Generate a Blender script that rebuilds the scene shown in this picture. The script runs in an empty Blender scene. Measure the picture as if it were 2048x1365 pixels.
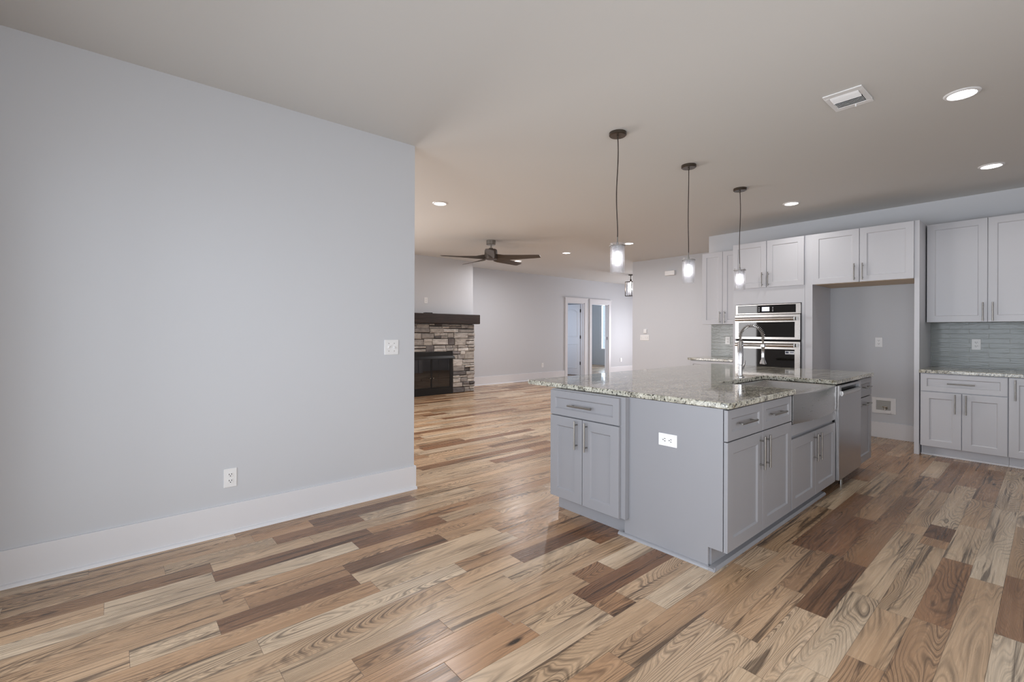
import bpy, bmesh, math, random
from mathutils import Matrix, Vector
C = bpy.context.scene.collection
PI = math.pi
CEIL = 2.768
# ------------------------------------------------------------------ camera
cam_d = bpy.data.cameras.new('camera')
cam = bpy.data.objects.new('camera', cam_d); C.objects.link(cam)
cam_d.sensor_fit = 'HORIZONTAL'; cam_d.sensor_width = 36.0; cam_d.lens = 16.386
cam_d.shift_y = -18.7 / 2048; cam_d.clip_start = 0.02
yaw, roll = math.radians(49.3587), math.radians(0.1805)
fw = Vector((math.cos(yaw), math.sin(yaw), 0)); ri = Vector((math.sin(yaw), -math.cos(yaw), 0)); up = Vector((0, 0, 1))
r2 = ri * math.cos(roll) + up * math.sin(roll); u2 = up * math.cos(roll) - ri * math.sin(roll)
M = Matrix((r2, u2, -fw)).transposed().to_4x4(); M.translation = Vector((0, 0, 1.27))
cam.matrix_world = M
bpy.context.scene.camera = cam
# ------------------------------------------------------------------ view, world, daylight
sc = bpy.context.scene
sc.view_settings.view_transform = 'Standard'; sc.view_settings.look = 'None'
sc.view_settings.exposure = 0.07; sc.view_settings.gamma = 1.0; sc.view_settings.use_curve_mapping = False
sc.cycles.use_denoising = True; sc.cycles.filter_width = 1.15
sc.cycles.max_bounces = 10; sc.cycles.diffuse_bounces = 6; sc.cycles.glossy_bounces = 4
sc.cycles.transparent_max_bounces = 12; sc.cycles.sample_clamp_indirect = 4.0
sc.cycles.caustics_reflective = False; sc.cycles.caustics_refractive = False
W = bpy.data.worlds.new('sky'); sc.world = W; W.use_nodes = True
W.node_tree.nodes['Background'].inputs[0].default_value = (0.62, 0.78, 1.0, 1)
W.node_tree.nodes['Background'].inputs[1].default_value = 1.2

def area(name, loc, direction, sx, sy, power, col=(1, 1, 1), shape='RECTANGLE', spread=PI):
    l = bpy.data.lights.new(name, 'AREA'); l.shape = shape; l.size = sx; l.size_y = sy
    l.energy = power; l.color = col; l.spread = spread
    o = bpy.data.objects.new(name, l); C.objects.link(o); o.location = loc
    o.rotation_euler = Vector(direction).to_track_quat('-Z', 'Y').to_euler(); return o
DAY = (0.89, 0.94, 1.0)
area('daylight_patio_door', (-0.66, 0.85, 1.1), (1, 0, 0), 4.1, 2.0, 120, DAY)
area('daylight_living_window', (-2.3, 6.93, 1.15), (1, 0, 0), 2.1, 2.0, 120, (1, 0.96, 0.94))
area('added_far_daylight', (1.8, 9.05, 1.3), (0, -1, 0), 2.4, 1.6, 230, (1, 0.96, 0.94))  # unseen lamp, added to brighten the living area
area('added_side_daylight', (0.9, -2.78, 1.3), (0, 1, 0), 2.6, 1.6, 96, (0.98, 0.98, 0.98))  # unseen lamp, added to light the floor and left wall
area('daylight_entry', (14.15, 7.4, 1.2), (-1, 0, 0), 1.0, 2.0, 150, (0.93, 0.93, 1.0))
area('daylight_bedroom', (14.5, 10.55, 1.45), (-1, 0, 0), 1.75, 1.7, 130, (0.72, 0.86, 1.0))
area('daylight_den', (7.85, 10.4, 1.4), (1, 0, 0), 1.4, 1.5, 45, (0.72, 0.82, 1.0))

# ------------------------------------------------------------------ materials
def lin(c):
    c = c / 255.0
    return c / 12.92 if c <= 0.04045 else ((c + 0.055) / 1.055) ** 2.4
def rgb(r, g, b): return (lin(r), lin(g), lin(b), 1)
class NT:
    def __init__(s, name):
        s.m = bpy.data.materials.new(name); s.m.use_nodes = True; s.t = s.m.node_tree
        s.b = s.t.nodes['Principled BSDF']; s.out = s.t.nodes['Material Output']
    def n(s, typ, **kw):
        nd = s.t.nodes.new(typ)
        for k, v in kw.items():
            if k.startswith('i_'):
                key = k[2:]; key = int(key) if key.isdigit() else key.replace('_', ' ')
                s.set(nd, key, v)
            else: setattr(nd, k, v)
        return nd
    def set(s, nd, key, v):
        if isinstance(v, bpy.types.NodeSocket): s.t.links.new(v, nd.inputs[key])
        else: nd.inputs[key].default_value = v
    def math(s, op, a, b=None, c=None, clamp=False):
        nd = s.t.nodes.new('ShaderNodeMath'); nd.operation = op; nd.use_clamp = clamp
        for i, v in enumerate((a, b, c)):
            if v is not None: s.set(nd, i, v)
        return nd.outputs[0]
    def ramp(s, fac, stops, interp='LINEAR'):
        nd = s.t.nodes.new('ShaderNodeValToRGB'); s.set(nd, 0, fac); cr = nd.color_ramp; cr.interpolation = interp
        while len(cr.elements) < len(stops): cr.elements.new(0.5)
        for e, (p, c) in zip(cr.elements, stops): e.position = p; e.color = c
        return nd.outputs[0]
    def mix(s, fac, a, b, typ='MIX'):
        nd = s.t.nodes.new('ShaderNodeMix'); nd.data_type = 'RGBA'; nd.blend_type = typ
        s.set(nd, 0, fac); s.set(nd, 6, a); s.set(nd, 7, b); return nd.outputs[2]
    def noise(s, vec, scale, detail=3, rough=0.55, dist=0.0):
        nd = s.n('ShaderNodeTexNoise'); s.set(nd, 'Vector', vec) if vec is not None else None
        nd.inputs['Scale'].default_value = scale; nd.inputs['Detail'].default_value = detail
        nd.inputs['Roughness'].default_value = rough; nd.inputs['Distortion'].default_value = dist
        return nd.outputs['Fac']
    def pos(s): return s.n('ShaderNodeNewGeometry').outputs['Position']
    def objc(s): return s.n('ShaderNodeTexCoord').outputs['Object']
    def mapped(s, vec, scale=(1, 1, 1), loc=(0, 0, 0)):
        nd = s.n('ShaderNodeMapping'); s.set(nd, 'Vector', vec); nd.inputs['Scale'].default_value = scale
        nd.inputs['Location'].default_value = loc; return nd.outputs[0]
    def bump(s, h, strength, dist=0.01):
        nd = s.n('ShaderNodeBump'); s.set(nd, 'Height', h); nd.inputs['Strength'].default_value = strength
        nd.inputs['Distance'].default_value = dist; s.t.links.new(nd.outputs[0], s.b.inputs['Normal'])
    def col(s, v): s.set(s.b, 'Base Color', v)
    def pr(s, rough=None, metal=None, **kw):
        if rough is not None: s.set(s.b, 'Roughness', rough)
        if metal is not None: s.set(s.b, 'Metallic', metal)
        for k, v in kw.items(): s.set(s.b, k.replace('_', ' '), v)
def paint(name, c, rough=0.5, bump=0.02, sc=180, var=0.02):
    t = NT(name); p = t.pos(); n = t.noise(p, 2.5, 2)
    t.col(t.mix(t.math('MULTIPLY', n, var * 2), c, tuple(x * 0.8 for x in c[:3]) + (1,)))
    t.pr(rough); t.bump(t.noise(p, sc, 2), bump, 0.002); return t.m
def plain(name, c, rough=0.4, metal=0.0, brush=None, **kw):
    t = NT(name); p = t.objc(); s = (60, 60, 60) if brush is None else brush
    n = t.noise(t.mapped(p, s), 1.0, 3)
    t.col(t.mix(t.math('MULTIPLY', n, 0.14), c, tuple(x * 0.6 for x in c[:3]) + (1,)))
    t.pr(rough, metal, **kw)
    if brush: t.set(t.b, 'Roughness', t.math('MULTIPLY_ADD', n, 0.05, rough - 0.02))
    return t.m
def emit(name, c, s):
    t = NT(name); t.col((0.9, 0.9, 0.9, 1)); t.set(t.b, 'Emission Color', c); t.set(t.b, 'Emission Strength', s)
    lw = t.n('ShaderNodeLayerWeight'); lw.inputs[0].default_value = 0.2
    return t.m
def glass(name, tint=(1, 1, 1, 1), refl=0.12, body=0.0, bodycol=(0.9, 0.9, 0.95, 1), bumpn=None, edge=0.0):
    t = NT(name); tr = t.n('ShaderNodeBsdfTransparent'); tr.inputs[0].default_value = tint
    gl = t.n('ShaderNodeBsdfGlossy'); gl.inputs['Roughness'].default_value = 0.02
    lw = t.n('ShaderNodeLayerWeight'); lw.inputs[0].default_value = 0.35
    if bumpn:
        b = t.n('ShaderNodeBump'); b.inputs['Strength'].default_value = 0.7; b.inputs['Distance'].default_value = 0.01
        t.set(b, 'Height', t.noise(t.mapped(t.objc(), bumpn), 1.0, 2)); t.t.links.new(b.outputs[0], gl.inputs['Normal'])
    f = t.math('MULTIPLY_ADD', lw.outputs['Fresnel'], 0.6 + edge, refl, clamp=True)
    base = tr.outputs[0]
    if body:
        df = t.n('ShaderNodeBsdfTranslucent'); df.inputs[0].default_value = bodycol
        d2 = t.n('ShaderNodeBsdfDiffuse'); d2.inputs[0].default_value = bodycol
        a0 = t.n('ShaderNodeMixShader'); a0.inputs[0].default_value = 0.4
        t.t.links.new(df.outputs[0], a0.inputs[1]); t.t.links.new(d2.outputs[0], a0.inputs[2])
        a = t.n('ShaderNodeMixShader'); a.inputs[0].default_value = body
        t.t.links.new(base, a.inputs[1]); t.t.links.new(a0.outputs[0], a.inputs[2]); base = a.outputs[0]
    m = t.n('ShaderNodeMixShader'); t.set(m, 0, f)
    t.t.links.new(base, m.inputs[1]); t.t.links.new(gl.outputs[0], m.inputs[2])
    t.t.links.new(m.outputs[0], t.out.inputs[0]); return t.m

def floor_mat():
    t = NT('oak_planks')
    a1 = t.n('ShaderNodeAttribute', attribute_name='plank'); sep = t.n('ShaderNodeSeparateColor'); t.t.links.new(a1.outputs['Color'], sep.inputs[0])
    tone, rnd, fig = sep.outputs[0], sep.outputs[1], sep.outputs[2]
    uv = t.n('ShaderNodeUVMap', uv_map='metres'); s2 = t.n('ShaderNodeSeparateXYZ'); t.t.links.new(uv.outputs[0], s2.inputs[0])
    u, v = s2.outputs[0], s2.outputs[1]
    def vec(us, vs, ws):
        c = t.n('ShaderNodeCombineXYZ'); t.set(c, 0, t.math('MULTIPLY', u, us)); t.set(c, 1, t.math('MULTIPLY', v, vs)); t.set(c, 2, t.math('MULTIPLY', rnd, ws)); return c.outputs[0]
    base = t.ramp(tone, [(0.0, rgb(230, 209, 182)), (0.25, rgb(213, 184, 151)), (0.5, rgb(194, 156, 120)), (0.75, rgb(150, 112, 83)), (1.0, rgb(98, 72, 54))])
    hue = t.ramp(rnd, [(0.0, (1.03, 0.99, 0.97, 1)), (0.5, (1, 1, 1, 1)), (1.0, (0.97, 1.0, 1.03, 1))])
    base = t.mix(1.0, base, hue, 'MULTIPLY')
    # cathedral rings: contour lines of a stretched noise
    n1 = t.noise(vec(0.65, 5.5, 91.0), 1.0, 2.0, 0.36, 0.4)
    k = t.math('MULTIPLY_ADD', fig, 30.0, 26.0)
    w = t.math('SINE', t.math('MULTIPLY', t.math('MULTIPLY', n1, k), 6.283))
    line = t.math('POWER', t.math('MULTIPLY_ADD', w, 0.5, 0.5), 3.0)
    w2 = t.math('SINE', t.math('MULTIPLY', t.math('MULTIPLY', n1, k), 17.0))
    line = t.math('MAXIMUM', line, t.math('MULTIPLY', t.math('POWER', t.math('MULTIPLY_ADD', w2, 0.5, 0.5), 2.5), 0.6))
    line = t.math('MULTIPLY', line, t.math('MULTIPLY_ADD', t.noise(vec(1.7, 8, 33.0), 1.0, 2), 3.5, -1.1, clamp=True))
    line = t.math('MULTIPLY', line, t.math('MULTIPLY_ADD', fig, 0.4, 0.66))
    streak = t.noise(vec(1.6, 110, 17.0), 1.0, 4, 0.65)
    pore = t.math('MULTIPLY_ADD', t.noise(vec(9.0, 330, 11.0), 1.0, 2, 0.6), 7.0, -4.3, clamp=True)
    heart = t.noise(vec(0.8, 5.0, 77.0), 1.0, 2, 0.5, 0.3)
    dark = t.math('MULTIPLY_ADD', t.noise(vec(0.8, 22, 57.0), 1.0, 4, 0.6, 0.5), 14.0, -8.1, clamp=True)
    base = t.mix(t.math('MULTIPLY_ADD', heart, 3.0, -1.35, clamp=True), base, t.mix(1.0, base, (0.74, 0.66, 0.58, 1), 'MULTIPLY'))
    col = t.mix(t.math('MULTIPLY', line, 0.86), base, t.mix(0.88, base, rgb(44, 28, 18)))
    col = t.mix(t.math('MULTIPLY_ADD', streak, 2.0, -0.75, clamp=True), col, t.mix(1.0, col, (0.72, 0.67, 0.63, 1), 'MULTIPLY'))
    col = t.mix(t.math('MULTIPLY', pore, 0.5), col, t.mix(1.0, col, (0.5, 0.45, 0.4, 1), 'MULTIPLY'))
    col = t.mix(t.math('MULTIPLY', dark, 0.85), col, t.mix(0.85, col, rgb(54, 40, 30)))
    vo = t.n('ShaderNodeTexVoronoi'); t.set(vo, 'Vector', vec(1.5, 5.5, 23.0)); vo.inputs['Scale'].default_value = 1.0
    knot = t.math('MULTIPLY_ADD', vo.outputs['Distance'], -22.0, 1.9, clamp=True)
    rk = t.math('GREATER_THAN', t.n('ShaderNodeSeparateColor', i_0=vo.outputs['Color']).outputs[0], 0.58)
    col = t.mix(t.math('MULTIPLY', knot, rk), col, rgb(44, 30, 22))
    uv2 = t.n('ShaderNodeUVMap', uv_map='edge'); s3 = t.n('ShaderNodeSeparateXYZ'); t.t.links.new(uv2.outputs[0], s3.inputs[0])
    ed = t.math('MINIMUM', s3.outputs[0], s3.outputs[1])
    seam = t.math('MULTIPLY_ADD', ed, -700.0, 1.0, clamp=True)
    col = t.mix(t.math('MULTIPLY', seam, 0.7), col, rgb(50, 34, 24))
    t.col(col)
    t.pr(t.math('MULTIPLY_ADD', streak, 0.16, 0.20)); t.set(t.b, 'Specular IOR Level', 0.55)
    h = t.math('ADD', t.math('MULTIPLY', line, -0.5), t.math('ADD', t.math('MULTIPLY', streak, 0.25), t.math('MULTIPLY', seam, -1.0)))
    t.bump(h, 0.16, 0.002); return t.m
def granite_mat():
    t = NT('granite'); p = t.pos()
    g = t.mapped(p, (1.0, 1.9, 1.9)); big = t.noise(g, 7.0, 6, 0.66, 0.9)
    col = t.ramp(big, [(0.30, rgb(104, 101, 90)), (0.44, rgb(164, 161, 147)), (0.55, rgb(198, 195, 180)), (0.70, rgb(162, 153, 135)), (0.8, rgb(212, 210, 200))])
    mp = t.n('ShaderNodeMapping'); t.set(mp, 'Vector', p); mp.inputs['Rotation'].default_value = (0, 0, math.radians(40.5)); mp.inputs['Scale'].default_value = (2.2, 15, 15)
    vein = t.noise(mp.outputs[0], 1.0, 5, 0.62, 0.6)
    col = t.mix(t.math('MULTIPLY_ADD', vein, 5.0, -2.55, clamp=True), col, rgb(96, 92, 80))
    col = t.mix(t.math('MULTIPLY_ADD', vein, -5.0, 2.2, clamp=True), col, rgb(214, 211, 198))
    sp = t.noise(t.mapped(p, (1, 1.3, 1)), 75, 3, 0.65)
    col = t.mix(t.math('MULTIPLY_ADD', sp, 9.0, -4.9, clamp=True), col, rgb(226, 224, 214))
    sp2 = t.noise(t.mapped(p, (1, 1.5, 1), (7, 3, 1)), 52, 3, 0.62)
    col = t.mix(t.math('MULTIPLY_ADD', sp2, 10.0, -5.35, clamp=True), col, rgb(46, 44, 42))
    sp3 = t.noise(t.mapped(p, (1, 2.5, 1), (2, 9, 4)), 24, 3, 0.6)
    col = t.mix(t.math('MULTIPLY_ADD', sp3, 7.0, -4.1, clamp=True), col, rgb(120, 108, 84))
    t.col(col); t.pr(0.06); t.set(t.b, 'Specular IOR Level', 0.6); return t.m
def tile_mat():
    t = NT('glass_subway_tile'); p = t.pos(); s = t.n('ShaderNodeSeparateXYZ'); t.t.links.new(p, s.inputs[0])
    c = t.n('ShaderNodeCombineXYZ'); t.set(c, 0, s.outputs[1]); t.set(c, 1, s.outputs[2])
    b = t.n('ShaderNodeTexBrick'); t.set(b, 'Vector', c.outputs[0]); b.offset = 0.5
    for k, v in (('Scale', 1.0), ('Mortar Size', 0.0016), ('Mortar Smooth', 0.3), ('Brick Width', 0.305), ('Row Height', 0.0505), ('Bias', 0.0)): b.inputs[k].default_value = v
    b.inputs['Color1'].default_value = rgb(140, 145, 143); b.inputs['Color2'].default_value = rgb(136, 141, 139); b.inputs['Mortar'].default_value = rgb(160, 162, 158)
    t.col(b.outputs[0]); t.pr(0.11); t.set(t.b, 'Specular IOR Level', 0.4)
    e = t.n('ShaderNodeTexBrick'); t.set(e, 'Vector', c.outputs[0]); e.offset = 0.5
    for k, v in (('Scale', 1.0), ('Mortar Size', 0.0035), ('Mortar Smooth', 0.6), ('Brick Width', 0.305), ('Row Height', 0.0505), ('Bias', 0.0)): e.inputs[k].default_value = v
    h = t.math('ADD', t.math('MULTIPLY', e.outputs['Fac'], -1.0), t.math('MULTIPLY', t.noise(t.mapped(c.outputs[0], (14, 70, 1)), 1.0, 2), 1.1))
    t.bump(h, 0.3, 0.004); return t.m
def stone_mat():
    t = NT('ledge_stone'); a = t.n('ShaderNodeAttribute', attribute_name='tint'); p = t.pos()
    n = t.noise(p, 26, 5, 0.65); n2 = t.noise(t.mapped(p, (1, 1, 2.4)), 9, 4, 0.6, 0.5)
    col = t.mix(t.math('MULTIPLY_ADD', n2, 2.4, -0.85, clamp=True), a.outputs['Color'], t.mix(1.0, a.outputs['Color'], (0.50, 0.48, 0.48, 1), 'MULTIPLY'))
    t.col(t.mix(t.math('MULTIPLY', n, 0.5), col, t.mix(1.0, col, (0.62, 0.6, 0.58, 1), 'MULTIPLY'))); t.pr(0.85)
    t.bump(t.math('ADD', n, n2), 0.6, 0.012); return t.m
def beam_mat():
    t = NT('dark_stained_timber'); p = t.pos(); n = t.noise(t.mapped(p, (3, 40, 40)), 1.0, 4, 0.6, 0.4)
    t.col(t.ramp(n, [(0.3, rgb(26, 19, 16)), (0.6, rgb(48, 34, 28)), (0.8, rgb(70, 50, 40))])); t.pr(0.5); t.bump(n, 0.4, 0.006); return t.m

M_ = {}
M_['wall'] = paint('wall_paint', rgb(204, 206, 210), 0.55)
M_['ceil'] = paint('ceiling_paint', rgb(212, 211, 208), 0.7)
M_['trim'] = paint('trim_white', rgb(225, 225, 228), 0.35, 0.005)
M_['white'] = paint('cabinet_white', rgb(200, 201, 206), 0.32, 0.004)
M_['grey'] = paint('cabinet_grey', rgb(147, 147, 151), 0.36, 0.004)
M_['under'] = paint('birch_plywood', rgb(196, 176, 150), 0.6, 0.01)
M_['floor'] = floor_mat(); M_['granite'] = granite_mat(); M_['tile'] = tile_mat(); M_['stone'] = stone_mat(); M_['beam'] = beam_mat()
M_['nickel'] = plain('brushed_nickel', rgb(152, 149, 144), 0.30, 1.0)
M_['steel'] = plain('stainless_steel', rgb(190, 187, 184), 0.26, 1.0, brush=(3, 140, 140))
M_['steelv'] = plain('stainless_steel_front', rgb(180, 178, 178), 0.30, 1.0, brush=(120, 120, 3))
M_['chrome'] = plain('chrome', rgb(214, 214, 216), 0.10, 1.0)
M_['bronze'] = plain('dark_nickel', rgb(92, 84, 76), 0.30, 0.9)
M_['fan'] = plain('fan_graphite', rgb(84, 76, 70), 0.45, 0.2)
M_['black'] = plain('black_metal', rgb(16, 15, 15), 0.4)
M_['void'] = plain('dark_recess', rgb(28, 27, 27), 0.8)
M_['oven'] = plain('black_oven_glass', rgb(8, 8, 9), 0.03, 0.0, Specular_IOR_Level=0.5)
M_['plastic'] = plain('white_plastic', rgb(240, 240, 240), 0.3)
M_['slot'] = plain('outlet_slot', rgb(30, 30, 30), 0.6)
M_['cord'] = plain('brown_cord', rgb(52, 40, 34), 0.6)
M_['door'] = paint('door_paint', rgb(226, 228, 232), 0.4, 0.004)
M_['hinge'] = plain('oil_rubbed_hinge', rgb(36, 32, 32), 0.4, 0.7)
M_['bulb'] = emit('bulb_glow', (1.0, 0.98, 0.98, 1), 9.0)
M_['led'] = emit('led_lens', (1.0, 0.99, 0.97, 1), 7.0)
M_['screen'] = emit('oven_display', (0.55, 0.62, 0.95, 1), 0.9)
M_['pane'] = glass('window_glass', refl=0.04)
M_['shade'] = glass('clear_shade_glass', refl=0.03, edge=-0.35, body=0.10, bodycol=(0.95, 0.95, 1.0, 1))
M_['crackle'] = glass('crackle_glass', refl=0.05, edge=-0.2, body=0.14, bodycol=(0.92, 0.92, 1.0, 1), bumpn=(90, 90, 60))
M_['fireglass'] = glass('smoked_fire_glass', tint=(0.32, 0.30, 0.32, 1), refl=0.07)
M_['log'] = plain('charred_log', rgb(88, 76, 70), 0.8)
M_['brick'] = plain('firebox_liner', rgb(40, 36, 36), 0.8)
M_['galv'] = plain('brass_valve', rgb(196, 190, 178), 0.25, 0.9)
M_['paper'] = plain('paper_sticker', rgb(225, 228, 232), 0.6)
M_['ink'] = plain('printed_ink', rgb(70, 78, 96), 0.6)
M_['legend'] = emit('panel_legend', (0.75, 0.78, 0.9, 1), 0.35)

# ------------------------------------------------------------------ mesh helpers
class MB:
    def __init__(s): s.bm = bmesh.new()
    def face(s, pts):
        return s.bm.faces.new([s.bm.verts.new(p) for p in pts])
    def box(s, x0, x1, y0, y1, z0, z1, jit=0, rng=None):
        v = []
        for z in (z0, z1):
            for x, y in ((x0, y0), (x1, y0), (x1, y1), (x0, y1)):
                p = Vector((x, y, z))
                if jit: p += Vector([rng.uniform(-jit, jit) for _ in range(3)])
                v.append(s.bm.verts.new(p))
        for f in ((3, 2, 1, 0), (4, 5, 6, 7), (0, 1, 5, 4), (1, 2, 6, 5), (2, 3, 7, 6), (3, 0, 4, 7)): s.bm.faces.new([v[i] for i in f])
        return s
    def prism(s, poly, axis, a, b):
        """poly in the two other axes (in x,y,z order), extruded along axis from a to b"""
        def P(q, w):
            return {'x': (w, q[0], q[1]), 'y': (q[0], w, q[1]), 'z': (q[0], q[1], w)}[axis]
        A = [s.bm.verts.new(P(q, a)) for q in poly]; B = [s.bm.verts.new(P(q, b)) for q in poly]
        n = len(poly); s.bm.faces.new(A[::-1]); s.bm.faces.new(B)
        for i in range(n): s.bm.faces.new((A[i], A[(i + 1) % n], B[(i + 1) % n], B[i]))
        return s
    def tube(s, pts, r, seg=12, caps=True):
        pts = [Vector(p) for p in pts]; rr = r if isinstance(r, (list, tuple)) else [r] * len(pts)
        d0 = (pts[1] - pts[0]).normalized(); ref = Vector((0, 0, 1)) if abs(d0.z) < 0.9 else Vector((1, 0, 0))
        nrm = d0.cross(ref).normalized(); rings = []
        for i, p in enumerate(pts):
            d = (pts[min(i + 1, len(pts) - 1)] - pts[max(i - 1, 0)]).normalized()
            nrm = (nrm - d * nrm.dot(d)).normalized(); bn = d.cross(nrm)
            rings.append([s.bm.verts.new(p + (nrm * math.cos(2 * PI * k / seg) + bn * math.sin(2 * PI * k / seg)) * rr[i]) for k in range(seg)])
        for a, b in zip(rings, rings[1:]):
            for k in range(seg): s.bm.faces.new((a[k], a[(k + 1) % seg], b[(k + 1) % seg], b[k]))
        if caps: s.bm.faces.new(rings[0][::-1]); s.bm.faces.new(rings[-1])
        return s
    def lathe(s, prof, c=(0, 0, 0), seg=32, close=False):
        rings = []
        for r, z in prof:
            rings.append([s.bm.verts.new((c[0] + r * math.cos(2 * PI * k / seg), c[1] + r * math.sin(2 * PI * k / seg), c[2] + z)) for k in range(seg)])
        prs = list(zip(rings, rings[1:])) + ([(rings[-1], rings[0])] if close else [])
        for a, b in prs:
            for k in range(seg): s.bm.faces.new((a[k], a[(k + 1) % seg], b[(k + 1) % seg], b[k]))
        if not close:
            if prof[0][0] > 1e-6: s.bm.faces.new(rings[0][::-1])
            if prof[-1][0] > 1e-6: s.bm.faces.new(rings[-1])
        return s
    def loops(s, loops, cap0=False, cap1=False):
        L = [[s.bm.verts.new(p) for p in l] for l in loops]
        for a, b in zip(L, L[1:]):
            n = len(a)
            for k in range(n): s.bm.faces.new((a[k], a[(k + 1) % n], b[(k + 1) % n], b[k]))
        if cap0: s.bm.faces.new(L[0][::-1])
        if cap1: s.bm.faces.new(L[-1])
        return s
    def shaker(s, x0, x1, z0, z1, y=0.0, t=0.02, fr=0.062, rec=0.009):
        def ring(d, yy): return [(x0 + d, yy, z0 + d), (x1 - d, yy, z0 + d), (x1 - d, yy, z1 - d), (x0 + d, yy, z1 - d)]
        s.loops([ring(0, y + t), ring(0, y + 0.0015), ring(0.0015, y), ring(fr, y), ring(fr + 0.008, y + rec)], cap0=True, cap1=True)
        return s
    def build(s, name, mat, parent=None, smooth=False, bevel=0, seg=2, angle=35, keep=False):
        bmesh.ops.remove_doubles(s.bm, verts=s.bm.verts, dist=1e-6)
        bmesh.ops.recalc_face_normals(s.bm, faces=s.bm.faces)
        me = bpy.data.meshes.new(name); s.bm.to_mesh(me); s.bm.free()
        me.materials.append(mat)
        if smooth:
            for p in me.polygons: p.use_smooth = True
            me.set_sharp_from_angle(angle=math.radians(angle))
        o = bpy.data.objects.new(name, me); C.objects.link(o)
        if bevel:
            b = o.modifiers.new('edge', 'BEVEL'); b.width = bevel; b.segments = seg; b.limit_method = 'ANGLE'; b.angle_limit = math.radians(40)
            b.harden_normals = False
        if parent is not None: o.parent = parent
        elif not keep:
            xs = [v.co for v in me.vertices]
            c = Vector(((min(v.x for v in xs) + max(v.x for v in xs)) / 2, (min(v.y for v in xs) + max(v.y for v in xs)) / 2, min(v.z for v in xs)))
            me.transform(Matrix.Translation(-c)); o.location = c
        return o
def box(name, mat, x0, x1, y0, y1, z0, z1, parent=None, bevel=0.0, **k): return MB().box(x0, x1, y0, y1, z0, z1).build(name, mat, parent, bevel=bevel, **k)
def tag(o, label, cat, group=None):
    o['label'] = label; o['category'] = cat
    if group: o['group'] = group
    return o
def thing(name, label, cat, loc=(0, 0, 0), rz=0.0, group=None):
    o = bpy.data.objects.new(name, None); C.objects.link(o); o.empty_display_size = 0.05
    o.location = loc; o.rotation_euler = (0, 0, rz); return tag(o, label, cat, group)
def struct(o): o['kind'] = 'structure'; return o
def setting(name, loc=(0, 0, 0)):
    o = bpy.data.objects.new(name, None); C.objects.link(o); o.location = loc; o.empty_display_size = 0.05; return struct(o)
def dup(root, loc, rz=None, label=None, group=None):
    r = root.copy(); C.objects.link(r); r.location = loc
    if rz is not None: r.rotation_euler = (0, 0, rz)
    if label: r['label'] = label
    if group: r['group'] = group
    for ch in list(root.children):
        c = ch.copy(); C.objects.link(c); c.parent = r
        for g in list(ch.children):
            d = g.copy(); C.objects.link(d); d.parent = c
    return r

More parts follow.
